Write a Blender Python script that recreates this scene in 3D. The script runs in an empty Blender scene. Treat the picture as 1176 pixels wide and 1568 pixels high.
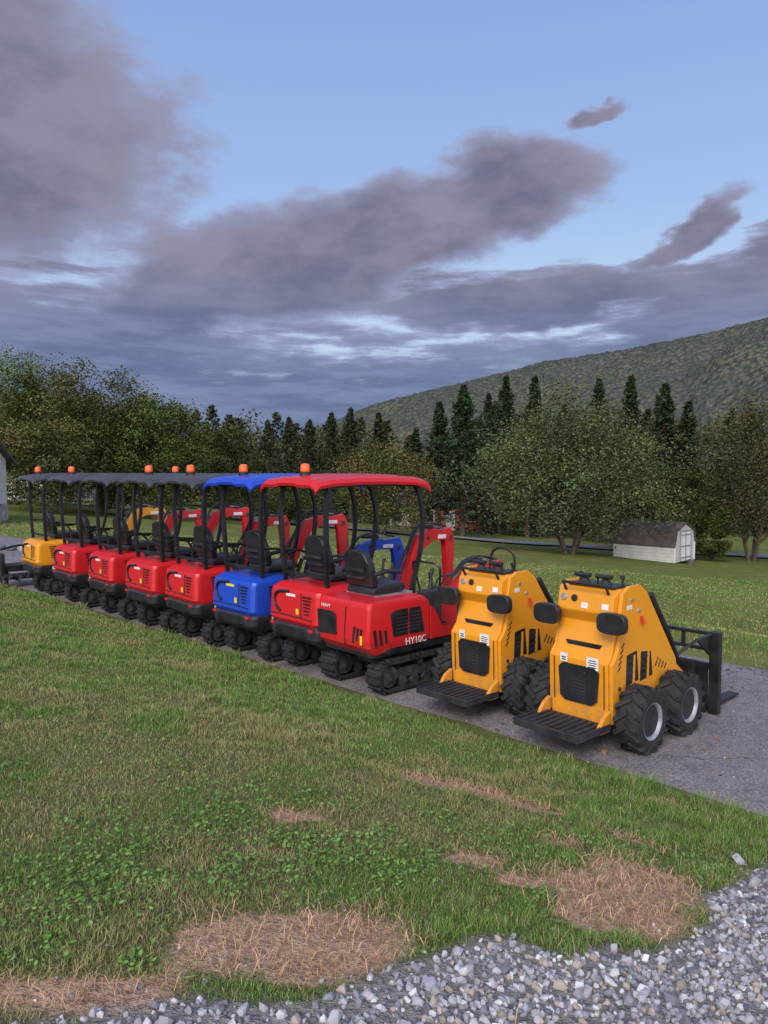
import bpy, bmesh, math, random
import numpy as np
from mathutils import Vector, Matrix
rng=np.random.default_rng(7); random.seed(7)
sc=bpy.context.scene
COL=sc.collection
# ------------------------------------------------------------ noise
TAB=rng.random((256,256))
def vn(x,y,s=0):
    x=np.asarray(x,float)+s*17.31; y=np.asarray(y,float)+s*9.77
    xi=np.floor(x).astype(int); yi=np.floor(y).astype(int)
    fx=x-xi; fy=y-yi; fx=fx*fx*(3-2*fx); fy=fy*fy*(3-2*fy)
    a=TAB[xi&255,yi&255]; b=TAB[(xi+1)&255,yi&255]; c=TAB[xi&255,(yi+1)&255]; d=TAB[(xi+1)&255,(yi+1)&255]
    return (a*(1-fx)+b*fx)*(1-fy)+(c*(1-fx)+d*fx)*fy
def fbm(x,y,s=0,o=4):
    r=0;a=.5;t=0
    for i in range(o):
        r=r+a*vn(x*2**i,y*2**i,s+i*3); t+=a; a*=.5
    return r/t
def ss(a,b,x):
    t=np.clip((x-a)/(b-a),0,1); return t*t*(3-2*t)
# ------------------------------------------------------------ terrain
def U(x,y): return (x+y-7.1)/1.41421
def terrain(x,y):
    x=np.asarray(x,float); y=np.asarray(y,float)
    u=U(x,y); d=np.clip(-u-.12,0,None)
    zb=.65*np.sin(np.pi/2*np.clip(d/5,0,1))+ss(.1,1,d)*(fbm(x*1.3,y*1.3,2,3)-.5)*.09
    p=-.09*x-.052*y+.35
    zf=ss(4.2,11,u)*7*np.tanh(p/7)+ss(4.5,7,u)*(fbm(x*.25,y*.25,5,3)-.5)*.25
    return np.where(u<0,zb,zf)
def tz(x,y): return float(terrain(x,y))
GX=[-6,-3,-1.6,-.84,-.18,.03,.345,.98,1.36,1.5,2.1,3.0,4,9]
GY=[-3,1.1,1.98,2.20,2.28,2.44,2.66,2.82,3.04,3.37,3.94,4.0,3.0,-2]
def gravel(x,y):
    w=(fbm(x*4,y*4,11,3)-.5)*.28
    return ss(-.05,.07,np.interp(x,GX,GY)-y+w)*(U(x,y)<-.05)
def ell(x,y,cx,cy,rx,ry,a=0):
    c,s=math.cos(a),math.sin(a); dx=x-cx; dy=y-cy
    return 1-np.sqrt(((dx*c+dy*s)/rx)**2+((-dx*s+dy*c)/ry)**2)
def dry(x,y):
    n=(fbm(x*3,y*3,21,4)-.5)*2.2
    m=np.maximum.reduce([ell(x,y,1.12,3.2,.58,.40,.25),ell(x,y,.62,3.2,.2,.1)-.3,ell(x,y,-.30,2.54,.62,.32,.1),ell(x,y,-1.0,2.25,.6,.12)-.05,
        ell(x,y,.42,4.55,.36,.12,-.2),ell(x,y,.95,4.30,.5,.07,-.3)-.15,ell(x,y,1.3,4.0,.4,.06,-.6)-.15,
        ell(x,y,-.35,3.75,.5,.22)-.6,ell(x,y,.4,3.4,.5,.2)-.5,ell(x,y,.9,3.75,.5,.2)-.45,ell(x,y,-4.6,8.2,1.2,.5,-.7)-.6])
    return ss(-.1,.5,m+n*.55)
# ------------------------------------------------------------ node helpers
def newmat(name):
    m=bpy.data.materials.new(name); m.use_nodes=True
    nt=m.node_tree; b=nt.nodes['Principled BSDF']; return m,nt,b
def N(nt,t,**kw):
    n=nt.nodes.new(t)
    for k,v in kw.items(): setattr(n,k,v)
    return n
def L(nt,a,b): nt.links.new(a,b)
def math_(nt,op,a,b=None,c=None,clamp=False):
    n=N(nt,'ShaderNodeMath',operation=op,use_clamp=clamp)
    for i,v in enumerate((a,b,c)):
        if v is None: continue
        if isinstance(v,(int,float)): n.inputs[i].default_value=v
        else: L(nt,v,n.inputs[i])
    return n.outputs[0]
def mix(nt,f,a,b,mode='MIX'):
    n=N(nt,'ShaderNodeMix',data_type='RGBA',blend_type=mode)
    for s,v in ((n.inputs[0],f),(n.inputs[6],a),(n.inputs[7],b)):
        if isinstance(v,(int,float)): s.default_value=v
        elif isinstance(v,(tuple,list)): s.default_value=(*v[:3],1)
        else: L(nt,v,s)
    return n.outputs[2]
def noise(nt,vec,scale,detail=3,rough=.5,dim='3D'):
    n=N(nt,'ShaderNodeTexNoise'); n.noise_dimensions=dim; n.inputs['Scale'].default_value=scale; n.inputs['Detail'].default_value=detail; n.inputs['Roughness'].default_value=rough
    if vec is not None: L(nt,vec,n.inputs['Vector'])
    return n.outputs[0]
def rng_(nt,v,a,b,c=0,d=1,smooth=True):
    n=N(nt,'ShaderNodeMapRange'); n.interpolation_type='SMOOTHSTEP' if smooth else 'LINEAR'
    L(nt,v,n.inputs[0]); n.inputs[1].default_value=a; n.inputs[2].default_value=b; n.inputs[3].default_value=c; n.inputs[4].default_value=d
    return n.outputs[0]
def bump(nt,b,h,st,dist=.02):
    n=N(nt,'ShaderNodeBump'); n.inputs['Strength'].default_value=st; n.inputs['Distance'].default_value=dist
    L(nt,h,n.inputs['Height']); L(nt,n.outputs[0],b.inputs['Normal'])
def diffuse(m,nt,b):
    d=N(nt,'ShaderNodeBsdfDiffuse'); src=b.inputs['Base Color'].links[0].from_socket; L(nt,src,d.inputs['Color'])
    if b.inputs['Normal'].links: L(nt,b.inputs['Normal'].links[0].from_socket,d.inputs['Normal'])
    L(nt,d.outputs[0],nt.nodes['Material Output'].inputs['Surface']); nt.nodes.remove(b)
def simple(name,col,rough=.5,metal=0,var=.15,vs=8,coat=0,bs=0):
    m,nt,b=newmat(name)
    tc=N(nt,'ShaderNodeTexCoord').outputs['Object']
    n=noise(nt,tc,vs,3)
    f=rng_(nt,n,.3,.7)
    L(nt,mix(nt,f,tuple(c*(1-var) for c in col),tuple(min(1,c*(1+var)) for c in col)),b.inputs['Base Color'])
    L(nt,rng_(nt,n,.3,.7,rough*.8,min(1,rough*1.2)),b.inputs['Roughness'])
    b.inputs['Metallic'].default_value=metal
    if coat: b.inputs['Coat Weight'].default_value=coat; b.inputs['Coat Roughness'].default_value=.12
    if bs: bump(nt,b,noise(nt,tc,vs*12,2),bs,.01)
    return m
def paint(name,col):
    m,nt,b=newmat(name)
    g=N(nt,'ShaderNodeNewGeometry'); tc=N(nt,'ShaderNodeTexCoord').outputs['Object']
    sx=N(nt,'ShaderNodeSeparateXYZ'); L(nt,g.outputs['Position'],sx.inputs[0])
    low=rng_(nt,sx.outputs[2],.7,.2,0,.45)
    d=math_(nt,'MULTIPLY',low,rng_(nt,noise(nt,tc,9,4,.65),.35,.7))
    d=math_(nt,'ADD',d,rng_(nt,noise(nt,tc,3,3,.7),.5,.85,0,.14),clamp=True)
    c=mix(nt,d,col,(.20,.16,.11)); L(nt,c,b.inputs['Base Color'])
    b.inputs['Roughness'].default_value=.34
    return m
def attrmat(name,att='col'):
    m,nt,b=newmat(name)
    a=N(nt,'ShaderNodeAttribute',attribute_name=att)
    d=N(nt,'ShaderNodeBsdfDiffuse'); L(nt,a.outputs['Color'],d.inputs['Color']); L(nt,d.outputs[0],nt.nodes['Material Output'].inputs['Surface']); nt.nodes.remove(b)
    return m
YEL=paint('yellow_paint',(.76,.30,.014)); RED=paint('red_paint',(.58,.015,.019)); BLU=paint('blue_paint',(.014,.065,.46))
BLK=simple('black_paint',(.016,.016,.018),.4,0,.3,6); RUB=simple('rubber',(.021,.020,.020),.75,0,.35,14,bs=.2)
DGR=simple('dark_plastic',(.030,.031,.034),.5,0,.25,8); VIN=simple('vinyl',(.02,.02,.022),.38,0,.2,6)
STL=simple('steel',(.45,.46,.48),.35,.7,.2,10); RIM=simple('rim_grey',(.30,.31,.33),.45,.2,.2,12); MUD=simple('greasy_metal',(.06,.055,.05),.6,.3,.4,12)
WHT=simple('white_label',(.72,.71,.67),.5,0,.08,20); ORG=simple('orange_lens',(.9,.13,.01),.25,0,.1,10,coat=.5); LYL=simple('label_yellow',(.8,.6,.03),.5,0,.1,20)
REDP=simple('red_knob',(.6,.02,.02),.4); GTR=simple('grey_trim',(.2,.2,.2))
# ------------------------------------------------------------ mesh helpers
def link(o,parent=None):
    COL.objects.link(o)
    if parent: o.parent=parent
    return o
def fin(name,bm,mat,parent,smooth=True,loc=None,rot=None,ang=35):
    bmesh.ops.recalc_face_normals(bm,faces=bm.faces)
    me=bpy.data.meshes.new(name); bm.to_mesh(me); bm.free()
    for m in (mat if isinstance(mat,(list,tuple)) else [mat]): me.materials.append(m)
    o=bpy.data.objects.new(name,me); link(o,parent)
    if smooth:
        me.shade_smooth()
        try: me.set_sharp_from_angle(angle=math.radians(ang))
        except Exception: pass
        wn=o.modifiers.new('normals','WEIGHTED_NORMAL'); wn.keep_sharp=True; wn.weight=80
    if loc: o.location=loc
    if rot: o.rotation_euler=rot
    return o
def addbox(bm,size,loc,rot=None,taper=1):
    r=bmesh.ops.create_cube(bm,size=1)
    M=Matrix.Translation(loc)@(rot.to_4x4() if rot is not None else Matrix.Identity(4))@Matrix.Diagonal((*size,1))
    for v in r['verts']:
        if taper!=1 and v.co.z>0: v.co.x*=taper; v.co.y*=taper
        v.co=M@v.co
    return r['verts']
def bev(bm,w,seg=2):
    if w>0: bmesh.ops.bevel(bm,geom=list(bm.edges),offset=w,segments=seg,affect='EDGES',clamp_overlap=True,profile=.6)
def box(name,size,loc,mat,parent,b=.008,rot=None,taper=1):
    bm=bmesh.new(); addbox(bm,size,loc,rot,taper); bev(bm,b); return fin(name,bm,mat,parent)
def prism(name,pts,y0,y1,mat,parent,b=.01,axis='y',seg=2):
    bm=bmesh.new()
    f=(lambda p,h:(p[0],h,p[1])) if axis=='y' else ((lambda p,h:(h,p[0],p[1])) if axis=='x' else (lambda p,h:(p[0],p[1],h)))
    a=[bm.verts.new(f(p,y0)) for p in pts]; c=[bm.verts.new(f(p,y1)) for p in pts]
    n=len(pts)
    bm.faces.new(a); bm.faces.new(c[::-1])
    for i in range(n): bm.faces.new((a[i],c[i],c[(i+1)%n],a[(i+1)%n]))
    bmesh.ops.recalc_face_normals(bm,faces=bm.faces)
    bev(bm,b,seg); return fin(name,bm,mat,parent)
def tubebm(bm,pts,r,n=8,rs=None,cap=True,roll=0):
    pts=[Vector(p) for p in pts]; rings=[]
    prevx=None
    for i,p in enumerate(pts):
        t=(pts[min(i+1,len(pts)-1)]-pts[max(i-1,0)]).normalized()
        if prevx is None:
            ref=Vector((0,1,0)) if abs(t.y)<.9 else Vector((1,0,0))
            x=(ref-t*ref.dot(t)).normalized()
        else: x=(prevx-t*prevx.dot(t)).normalized()
        prevx=x; y=t.cross(x); rr=rs[i] if rs else r
        rings.append([bm.verts.new(p+(x*math.cos(2*math.pi*k/n+roll)+y*math.sin(2*math.pi*k/n+roll))*rr) for k in range(n)])
    for a,b in zip(rings[:-1],rings[1:]):
        for k in range(n): bm.faces.new((a[k],a[(k+1)%n],b[(k+1)%n],b[k]))
    if cap: bm.faces.new(rings[0][::-1]); bm.faces.new(rings[-1])
def tube(name,pts,r,mat,parent,n=8,rs=None,roll=0,smooth_pts=0):
    if smooth_pts:
        P=[Vector(p) for p in pts]; out=[]
        for i in range(len(P)-1):
            p0=P[max(i-1,0)];p1=P[i];p2=P[i+1];p3=P[min(i+2,len(P)-1)]
            for k in range(smooth_pts):
                t=k/smooth_pts
                out.append(.5*((2*p1)+(p2-p0)*t+(2*p0-5*p1+4*p2-p3)*t*t+(-p0+3*p1-3*p2+p3)*t**3))
        out.append(P[-1]); pts=out
    bm=bmesh.new(); tubebm(bm,pts,r,n,rs,roll=roll); return fin(name,bm,mat,parent)
def lathebm(bm,prof,n=24,c=(0,0,0),axis='y',mi=0):
    rings=[]
    for r,h in prof:
        ring=[]
        for k in range(n):
            a=2*math.pi*k/n
            if axis=='y': v=(c[0]+r*math.cos(a),c[1]+h,c[2]+r*math.sin(a))
            else: v=(c[0]+r*math.cos(a),c[1]+r*math.sin(a),c[2]+h)
            ring.append(bm.verts.new(v))
        rings.append(ring)
    for a,b in zip(rings[:-1],rings[1:]):
        for k in range(n):
            f=bm.faces.new((a[k],a[(k+1)%n],b[(k+1)%n],b[k])); f.material_index=mi
    f=bm.faces.new(rings[0]); f.material_index=mi; f=bm.faces.new(rings[-1][::-1]); f.material_index=mi
def lathe(name,prof,c,axis,mat,parent,n=24):
    bm=bmesh.new(); lathebm(bm,prof,n,c,axis); return fin(name,bm,mat,parent)
def rrect(x0,x1,y0,y1,r,k=3):
    pts=[]
    for cx,cy,a0 in ((x1-r[0],y1-r[0],0),(x0+r[1],y1-r[1],90),(x0+r[2],y0+r[2],180),(x1-r[3],y0+r[3],270)):
        rr=r[len(pts)//(k+1)]
        for i in range(k+1):
            a=math.radians(a0+90*i/k); pts.append((cx+rr*math.cos(a),cy+rr*math.sin(a)))
    return pts
def loft(name,secs,mat,parent,b=0,ang=32):
    bm=bmesh.new(); R=[]
    for pts,z in secs: R.append([bm.verts.new((p[0],p[1],z)) for p in pts])
    n=len(R[0])
    for a,c in zip(R[:-1],R[1:]):
        for k in range(n): bm.faces.new((a[k],a[(k+1)%n],c[(k+1)%n],c[k]))
    bm.faces.new(R[0][::-1]); bm.faces.new(R[-1])
    return fin(name,bm,mat,parent,ang=ang)
def mk_np(name,V,Fs,mat,col=None,smooth=False,parent=None,attr='col'):
    me=bpy.data.meshes.new(name); V=np.asarray(V,np.float32); me.vertices.add(len(V)); me.vertices.foreach_set('co',V.ravel())
    Fs=[np.asarray(f,np.int32) for f in Fs if len(f)]
    loops=np.concatenate([f.ravel() for f in Fs]); tot=np.concatenate([np.full(len(f),f.shape[1],np.int32) for f in Fs])
    st=np.concatenate([[0],np.cumsum(tot)[:-1]]).astype(np.int32)
    me.loops.add(len(loops)); me.loops.foreach_set('vertex_index',loops)
    me.polygons.add(len(tot)); me.polygons.foreach_set('loop_start',st); me.polygons.foreach_set('loop_total',tot)
    me.polygons.foreach_set('use_smooth',np.full(len(tot),smooth,bool))
    me.update(calc_edges=True)
    if col is not None:
        a=me.attributes.new(attr,'FLOAT_COLOR','POINT'); c=np.ones((len(V),4),np.float32); c[:,:3]=col; a.data.foreach_set('color',c.ravel())
    for m in (mat if isinstance(mat,(list,tuple)) else [mat]): me.materials.append(m)
    o=bpy.data.objects.new(name,me); return link(o,parent)
# ------------------------------------------------------------ ground sheet
n=600; t=np.linspace(-1,1,n); k=8; A=3200/math.sinh(k)
gx=-1.5+A*np.sinh(k*t); gy=5+A*np.sinh(k*t)
X,Y=np.meshgrid(gx,gy); Z=terrain(X,Y)
V=np.stack([X,Y,Z],-1).reshape(-1,3); idx=np.arange(n*n).reshape(n,n)
F=np.stack([idx[:-1,:-1],idx[:-1,1:],idx[1:,1:],idx[1:,:-1]],-1).reshape(-1,4)
near=(np.abs(X)<30)&(Y<30)&(U(X,Y)<0)
g=np.where(near,gravel(X,Y),0); dr=np.where(near,dry(X,Y),0)
lush=fbm(X*.9,Y*.9,31,4)
col=np.stack([g,dr,lush],-1).reshape(-1,3)
m,nt,b=newmat('lawn_ground')
a=N(nt,'ShaderNodeAttribute',attribute_name='mask'); sp=N(nt,'ShaderNodeSeparateColor'); L(nt,a.outputs['Color'],sp.inputs[0])
tc=N(nt,'ShaderNodeTexCoord').outputs['Object']
n1=noise(nt,tc,.35,3,.6); n2=noise(nt,tc,2.2,4,.7); n3=noise(nt,tc,28,3,.75); n4=noise(nt,tc,.09,2)
c=mix(nt,rng_(nt,n2,.32,.68),(.12,.15,.04),(.215,.22,.07))
c=mix(nt,rng_(nt,n1,.48,.7,0,.75),c,(.29,.25,.10))
c=mix(nt,rng_(nt,n4,.4,.65,0,.4),c,(.135,.185,.045))
c=mix(nt,rng_(nt,n3,.35,.7,0,.5),c,(.075,.095,.025))
geo=N(nt,'ShaderNodeNewGeometry'); sx=N(nt,'ShaderNodeSeparateXYZ'); L(nt,geo.outputs['Position'],sx.inputs[0])
uu=math_(nt,'ADD',sx.outputs[0],sx.outputs[1])
nearf=rng_(nt,uu,7.6,7.0)
soil=mix(nt,rng_(nt,n3,.3,.7),(.075,.095,.03),(.17,.15,.07))
c=mix(nt,math_(nt,'MULTIPLY',nearf,.75),c,soil)
dirt=mix(nt,rng_(nt,n3,.3,.7),(.32,.19,.12),(.56,.37,.24))
c=mix(nt,rng_(nt,math_(nt,'ADD',sp.outputs[1],math_(nt,'MULTIPLY',math_(nt,'SUBTRACT',n3,.5),.6)),.25,.75),c,dirt)
c=mix(nt,sp.outputs[0],c,mix(nt,rng_(nt,n3,.3,.7),(.17,.155,.14),(.34,.31,.28)))
L(nt,c,b.inputs['Base Color'])
bump(nt,b,math_(nt,'ADD',n3,math_(nt,'MULTIPLY',n2,1.5)),.8,.05); diffuse(m,nt,b)
mk_np('ground',V,[F],m,col,True,attr='mask')
# ------------------------------------------------------------ asphalt driveway
nv=260; vs=np.linspace(-16,60,nv); us=np.linspace(-.10,4.15,14)
VV,UUg=np.meshgrid(vs,us)
e=(fbm(VV*1.3,VV*0+3,41,3)-.5)*.35
edge=np.zeros_like(UUg); edge[0]=e[0]-.05; edge[-1]=e[-1]
Ug=UUg+edge; q=.70711
DX=3.55+q*Ug-q*VV; DY=3.55+q*Ug+q*VV
DZ=np.full_like(DX,.012); DZ[0]=-.02; DZ[-1]=-.03
idx=np.arange(DX.size).reshape(DX.shape)
F=np.stack([idx[:-1,:-1],idx[1:,:-1],idx[1:,1:],idx[:-1,1:]],-1).reshape(-1,4)
def asphalt(name,lo,hi):
    m,nt,b=newmat(name); tc=N(nt,'ShaderNodeTexCoord').outputs['Object']
    n1=noise(nt,tc,.9,4,.6); n2=noise(nt,tc,60,3,.7); n3=noise(nt,tc,5,4,.7)
    c=mix(nt,rng_(nt,n1,.3,.7),lo,hi); c=mix(nt,rng_(nt,n2,.45,.68,0,.8),c,tuple(x*1.9 for x in hi)); c=mix(nt,rng_(nt,n2,.45,.3,0,.8),c,tuple(x*.4 for x in lo))
    c=mix(nt,rng_(nt,n3,.5,.75,0,.65),c,tuple(x*.5 for x in lo)); c=mix(nt,rng_(nt,n3,.45,.3,0,.4),c,(hi[0]*1.9,hi[1]*1.6,hi[2]*1.4))
    wv=N(nt,'ShaderNodeVectorMath',operation='ADD'); L(nt,tc,wv.inputs[0])
    nn=N(nt,'ShaderNodeTexNoise'); nn.inputs['Scale'].default_value=2.4; nn.inputs['Detail'].default_value=3; L(nt,tc,nn.inputs['Vector'])
    sc_=N(nt,'ShaderNodeVectorMath',operation='SCALE'); sc_.inputs['Scale'].default_value=.9; L(nt,nn.outputs['Color'],sc_.inputs[0]); L(nt,sc_.outputs[0],wv.inputs[1])
    vo=N(nt,'ShaderNodeTexVoronoi',feature='DISTANCE_TO_EDGE'); vo.inputs['Scale'].default_value=.45; L(nt,wv.outputs[0],vo.inputs['Vector'])
    cr=math_(nt,'MULTIPLY',rng_(nt,vo.outputs['Distance'],.008,.001),rng_(nt,n1,.40,.55)); c=mix(nt,math_(nt,'MULTIPLY',cr,.75),c,(.03,.028,.025))
    L(nt,c,b.inputs['Base Color']); b.inputs['Roughness'].default_value=.85
    bump(nt,b,n2,.6,.006); return m
ASP=asphalt('asphalt',(.12,.105,.10),(.185,.162,.156))
mk_np('asphalt_driveway',np.stack([DX,DY,DZ],-1).reshape(-1,3),[F],ASP,None,True)
def ribbon(name,pts,w,mat,dz=.03):
    P=np.array(pts,float); s=np.concatenate([[0],np.cumsum(np.hypot(*np.diff(P,axis=0).T))]); m_=int(s[-1]/1.0)+2
    si=np.linspace(0,s[-1],m_); x=np.interp(si,s,P[:,0]); y=np.interp(si,s,P[:,1])
    tx=np.gradient(x); ty=np.gradient(y); l=np.hypot(tx,ty); nx=-ty/l; ny=tx/l
    rows=[]
    for o in np.linspace(-w/2,w/2,7): xx=x+nx*o; yy=y+ny*o; rows.append(np.stack([xx,yy,terrain(xx,yy)+dz],-1))
    V=np.stack(rows); idx=np.arange(V.shape[0]*V.shape[1]).reshape(V.shape[:2])
    F=np.stack([idx[:-1,:-1],idx[:-1,1:],idx[1:,1:],idx[1:,:-1]],-1).reshape(-1,4)
    mk_np(name,V.reshape(-1,3),[F],mat,None,True)
ribbon('road',[(-30,66),(-12,64),(0,60),(8,57),(16,58),(26,58),(50,60),(90,70)],4.0,asphalt('road_asphalt',(.14,.14,.14),(.19,.19,.19)),.12)
# ------------------------------------------------------------ grass
def blades(name,P,Ln,W,colr,lean,mat,flat=False):
    n=len(P); a=rng.random(n)*2*np.pi; la=rng.random(n)*2*np.pi
    side=np.stack([np.cos(a),np.sin(a),np.zeros(n)],-1)*W[:,None]*.5
    ld=np.stack([np.cos(la),np.sin(la),np.zeros(n)],-1)
    up=np.array([0,0,1.])
    h1=np.sqrt(np.clip(1-(lean*.5)**2,0.02,1)); h2=np.sqrt(np.clip(1-lean**2,0.01,1))
    mid=P+up*(Ln*.5*h1)[:,None]+ld*(Ln*.5*lean*.5)[:,None]
    tip=mid+up*(Ln*.5*h2)[:,None]+ld*(Ln*.5*lean)[:,None]
    V=np.stack([P-side,P+side,mid+side*.8,mid-side*.8,tip],1).reshape(-1,3)
    i=np.arange(n)[:,None]*5
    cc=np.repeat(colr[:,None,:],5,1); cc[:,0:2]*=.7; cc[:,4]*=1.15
    return mk_np(name,V,[i+np.array([0,1,2,3]),i+np.array([3,2,4])],mat,cc.reshape(-1,3))
GM=attrmat('grass_blades')
def gcol(x,y,n):
    l=fbm(x*.7,y*.7,31,4); l2=fbm(x*2.6,y*2.6,33,3)
    f=np.clip(ss(.35,.55,l*.5+l2*.5)+rng.normal(0,.2,n),0,1)[:,None]
    c=np.array([.31,.29,.12])*(1-f)+np.array([.145,.265,.055])*f
    dr_=(rng.random(n)<.12)[:,None]; c=np.where(dr_,np.array([.44,.34,.19]),c)
    return c*rng.uniform(.6,1.32,n)[:,None]
def sample(n,y0,y1,pw):
    y=y0+(y1-y0)*rng.random(n)**pw
    x=rng.uniform(-.66,.66,n)*(y+.8)
    return x,y
x,y=sample(780000,1.5,17,1.3)
u=U(x,y); dd=dry(x,y); gg=gravel(x,y)
edge=.06*np.sin(x*5)+(fbm(x*4,y*4,51,2)-.5)*.5
keep=(u<-.02+edge*.4)&(rng.random(len(x))>dd*.9)&(rng.random(len(x))>gg*.995)
x=x[keep];y=y[keep];nb=len(x); print('blades',nb)
lf=fbm(x*.9,y*.9,31,4); tuft=fbm(x*7,y*7,61,2)
Ln=(.014+.055*ss(.4,.72,tuft)*ss(.3,.7,lf)+.022*rng.random(nb))*(1+.9*ss(-.5,-.05,U(x,y)))*(1-.4*dry(x,y))
W=np.maximum(.0028,.00065*y)*rng.uniform(.7,1.4,nb)
P=np.stack([x,y,terrain(x,y)-.004],-1)
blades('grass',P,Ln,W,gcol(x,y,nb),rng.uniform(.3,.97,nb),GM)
nf=120000
y=5+29*rng.random(nf)**1.2; x=rng.uniform(-.6,.75,nf)*(y+2); keep=(U(x,y)>4.05+(fbm(x*3,y*3,51,2)-.5)*.3); x=x[keep];y=y[keep];nf=len(x)
P=np.stack([x,y,terrain(x,y)-.01],-1)
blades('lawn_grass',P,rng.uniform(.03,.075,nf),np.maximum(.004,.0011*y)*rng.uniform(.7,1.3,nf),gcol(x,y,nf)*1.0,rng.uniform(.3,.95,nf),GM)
def leaves_flat(name,x,y,s,h,c,mat,k=6,tilt=.6):
    n=len(x); P=np.stack([x,y,terrain(x,y)+h],-1)
    nx=rng.normal(0,tilt*.6,n); ny=rng.normal(0,tilt*.6,n); nrm=np.stack([nx,ny,np.ones(n)],-1); nrm/=np.linalg.norm(nrm,axis=1)[:,None]
    a=np.cross(nrm,np.array([1,.1,0.])); a/=np.linalg.norm(a,axis=1)[:,None]; bb=np.cross(nrm,a)
    ph=rng.random(n)*6.28; V=[]
    for j in range(k):
        t=ph+2*np.pi*j/k; r=s*(1.0+.35*np.cos(2*(t-ph)))
        V.append(P+a*(np.cos(t)*r)[:,None]+bb*(np.sin(t)*r)[:,None])
    V=np.stack(V,1).reshape(-1,3); i=np.arange(n)[:,None]*k
    return mk_np(name,V,[i+np.arange(k)],mat,np.repeat(c,k,0))
cx=np.concatenate([rng.normal(c0,r0,k0) for c0,r0,k0 in ((-.75,.5,3200),(-.1,.4,1800),(.75,.12,620),(-1.3,.4,2000),(-2.2,.9,2600),(.6,.6,1300),(-.9,.07,260),(1.4,.3,500))])
cy=np.concatenate([rng.normal(c0,r0,k0) for c0,r0,k0 in ((3.3,.5,3200),(3.4,.3,1800),(3.02,.08,620),(2.9,.4,2000),(4.2,.8,2600),(3.8,.5,1300),(2.36,.05,260),(3.7,.15,500))])
kp=(gravel(cx,cy)<.3)&(dry(cx,cy)<.5)&(U(cx,cy)<-.2)&(vn(cx*6,cy*6,77)+rng.uniform(-.2,.2,len(cx))>.48); cx=cx[kp];cy=cy[kp];nn_=len(cx)
leaves_flat('clover',cx,cy,rng.uniform(.004,.010,nn_),rng.uniform(.01,.045,nn_),np.array([.13,.24,.055])*rng.uniform(.6,1.4,nn_)[:,None],GM)
fx=rng.uniform(-3,5,500); fy=rng.uniform(3,11,500); kp=(U(fx,fy)>.05)&(U(fx,fy)<4); fx=fx[kp];fy=fy[kp]
leaves_flat('fallen_leaves',fx,fy,rng.uniform(.008,.022,len(fx)),np.full(len(fx),.02),np.array([.25,.16,.08])*rng.uniform(.4,1.4,len(fx))[:,None],GM,6,.3)
SM=attrmat('dead_grass')
x=rng.uniform(-3.5,3.2,360000); y=rng.uniform(1.5,6,360000); k1=(rng.random(len(x))<dry(x,y)*.42*(vn(x*6,y*6,5)*.9+.3))&(gravel(x,y)<.6)&(U(x,y)<-.15); x=x[k1];y=y[k1]
ns=len(x); print('straw',ns)
P=np.stack([x,y,terrain(x,y)+rng.uniform(0,.014,ns)],-1)
blades('dead_grass',P,rng.uniform(.03,.095,ns),rng.uniform(.0015,.0036,ns),np.array([.64,.40,.24])*rng.uniform(.35,1.3,ns)[:,None],rng.uniform(.92,1.0,ns),SM)
# ------------------------------------------------------------ gravel stones
bmi=bmesh.new(); bmesh.ops.create_icosphere(bmi,subdivisions=1,radius=1); IV=np.array([v.co[:] for v in bmi.verts]); bmi.verts.index_update(); IF=np.array([[v.index for v in f.verts] for f in bmi.faces]); bmi.free()
def stones(name,x,y,s,mat,zo=.2,cmul=1,z=None):
    n=len(x); V=IV[None]*(1+rng.uniform(-.28,.28,(n,len(IV),1)))
    V=V+rng.normal(0,.08,V.shape); V=np.clip(V,-.8,.8)
    V=V*(s[:,None]*rng.uniform(.5,1.2,(n,3)))[:,None,:]
    q=rng.normal(size=(n,4)); q/=np.linalg.norm(q,axis=1)[:,None]; w,a,b_,c_=q.T
    R=np.stack([1-2*(b_*b_+c_*c_),2*(a*b_-c_*w),2*(a*c_+b_*w),2*(a*b_+c_*w),1-2*(a*a+c_*c_),2*(b_*c_-a*w),2*(a*c_-b_*w),2*(b_*c_+a*w),1-2*(a*a+b_*b_)],-1).reshape(n,3,3)
    V=np.einsum('nij,nkj->nki',R,V)
    V+=np.stack([x,y,(terrain(x,y) if z is None else z)+s*zo],-1)[:,None,:]
    base=np.array([[.39,.38,.385],[.28,.28,.30],[.56,.55,.53],[.17,.17,.185],[.38,.32,.25]])[rng.choice(5,n,p=[.32,.26,.16,.14,.12])]*rng.uniform(.75,1.2,n)[:,None]*cmul
    i=np.arange(n)[:,None,None]*len(IV); F=(i+IF[None]).reshape(-1,3)
    return mk_np(name,V.reshape(-1,3),[F],mat,np.repeat(base,len(IV),0))
SG=attrmat('gravel_stone')
x=rng.uniform(-2.6,5,78000); y=rng.uniform(.9,5.2,78000); gg=gravel(x,y)
dist=np.interp(x,GX,GY)-y
k1=(gg>.5)&(rng.random(len(x))<ss(-.04,.30,dist)*.8+.2)&(U(x,y)<-.1); x=x[k1];y=y[k1]; print('stones',len(x))
sz=rng.uniform(.006,.018,len(x))*(1+.6*(rng.random(len(x))<.12))
stones('gravel',x,y,sz,SG)
x=rng.uniform(-2,3,1300); y=rng.uniform(1.8,4.6,1300); d=y-np.interp(x,GX,GY); k1=(d>0)&(rng.random(1300)<np.exp(-d*6))&(U(x,y)<-.2); x=x[k1];y=y[k1]
stones('loose_stones',x,y,rng.uniform(.006,.014,len(x)),SG,.1)
x=rng.uniform(-4,5,2600); y=rng.uniform(2,12,2600); u=U(x,y); k1=(u>-.05)&(u<4)&(rng.random(2600)<np.exp(-u*1.2)+.12); x=x[k1];y=y[k1]
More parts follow.
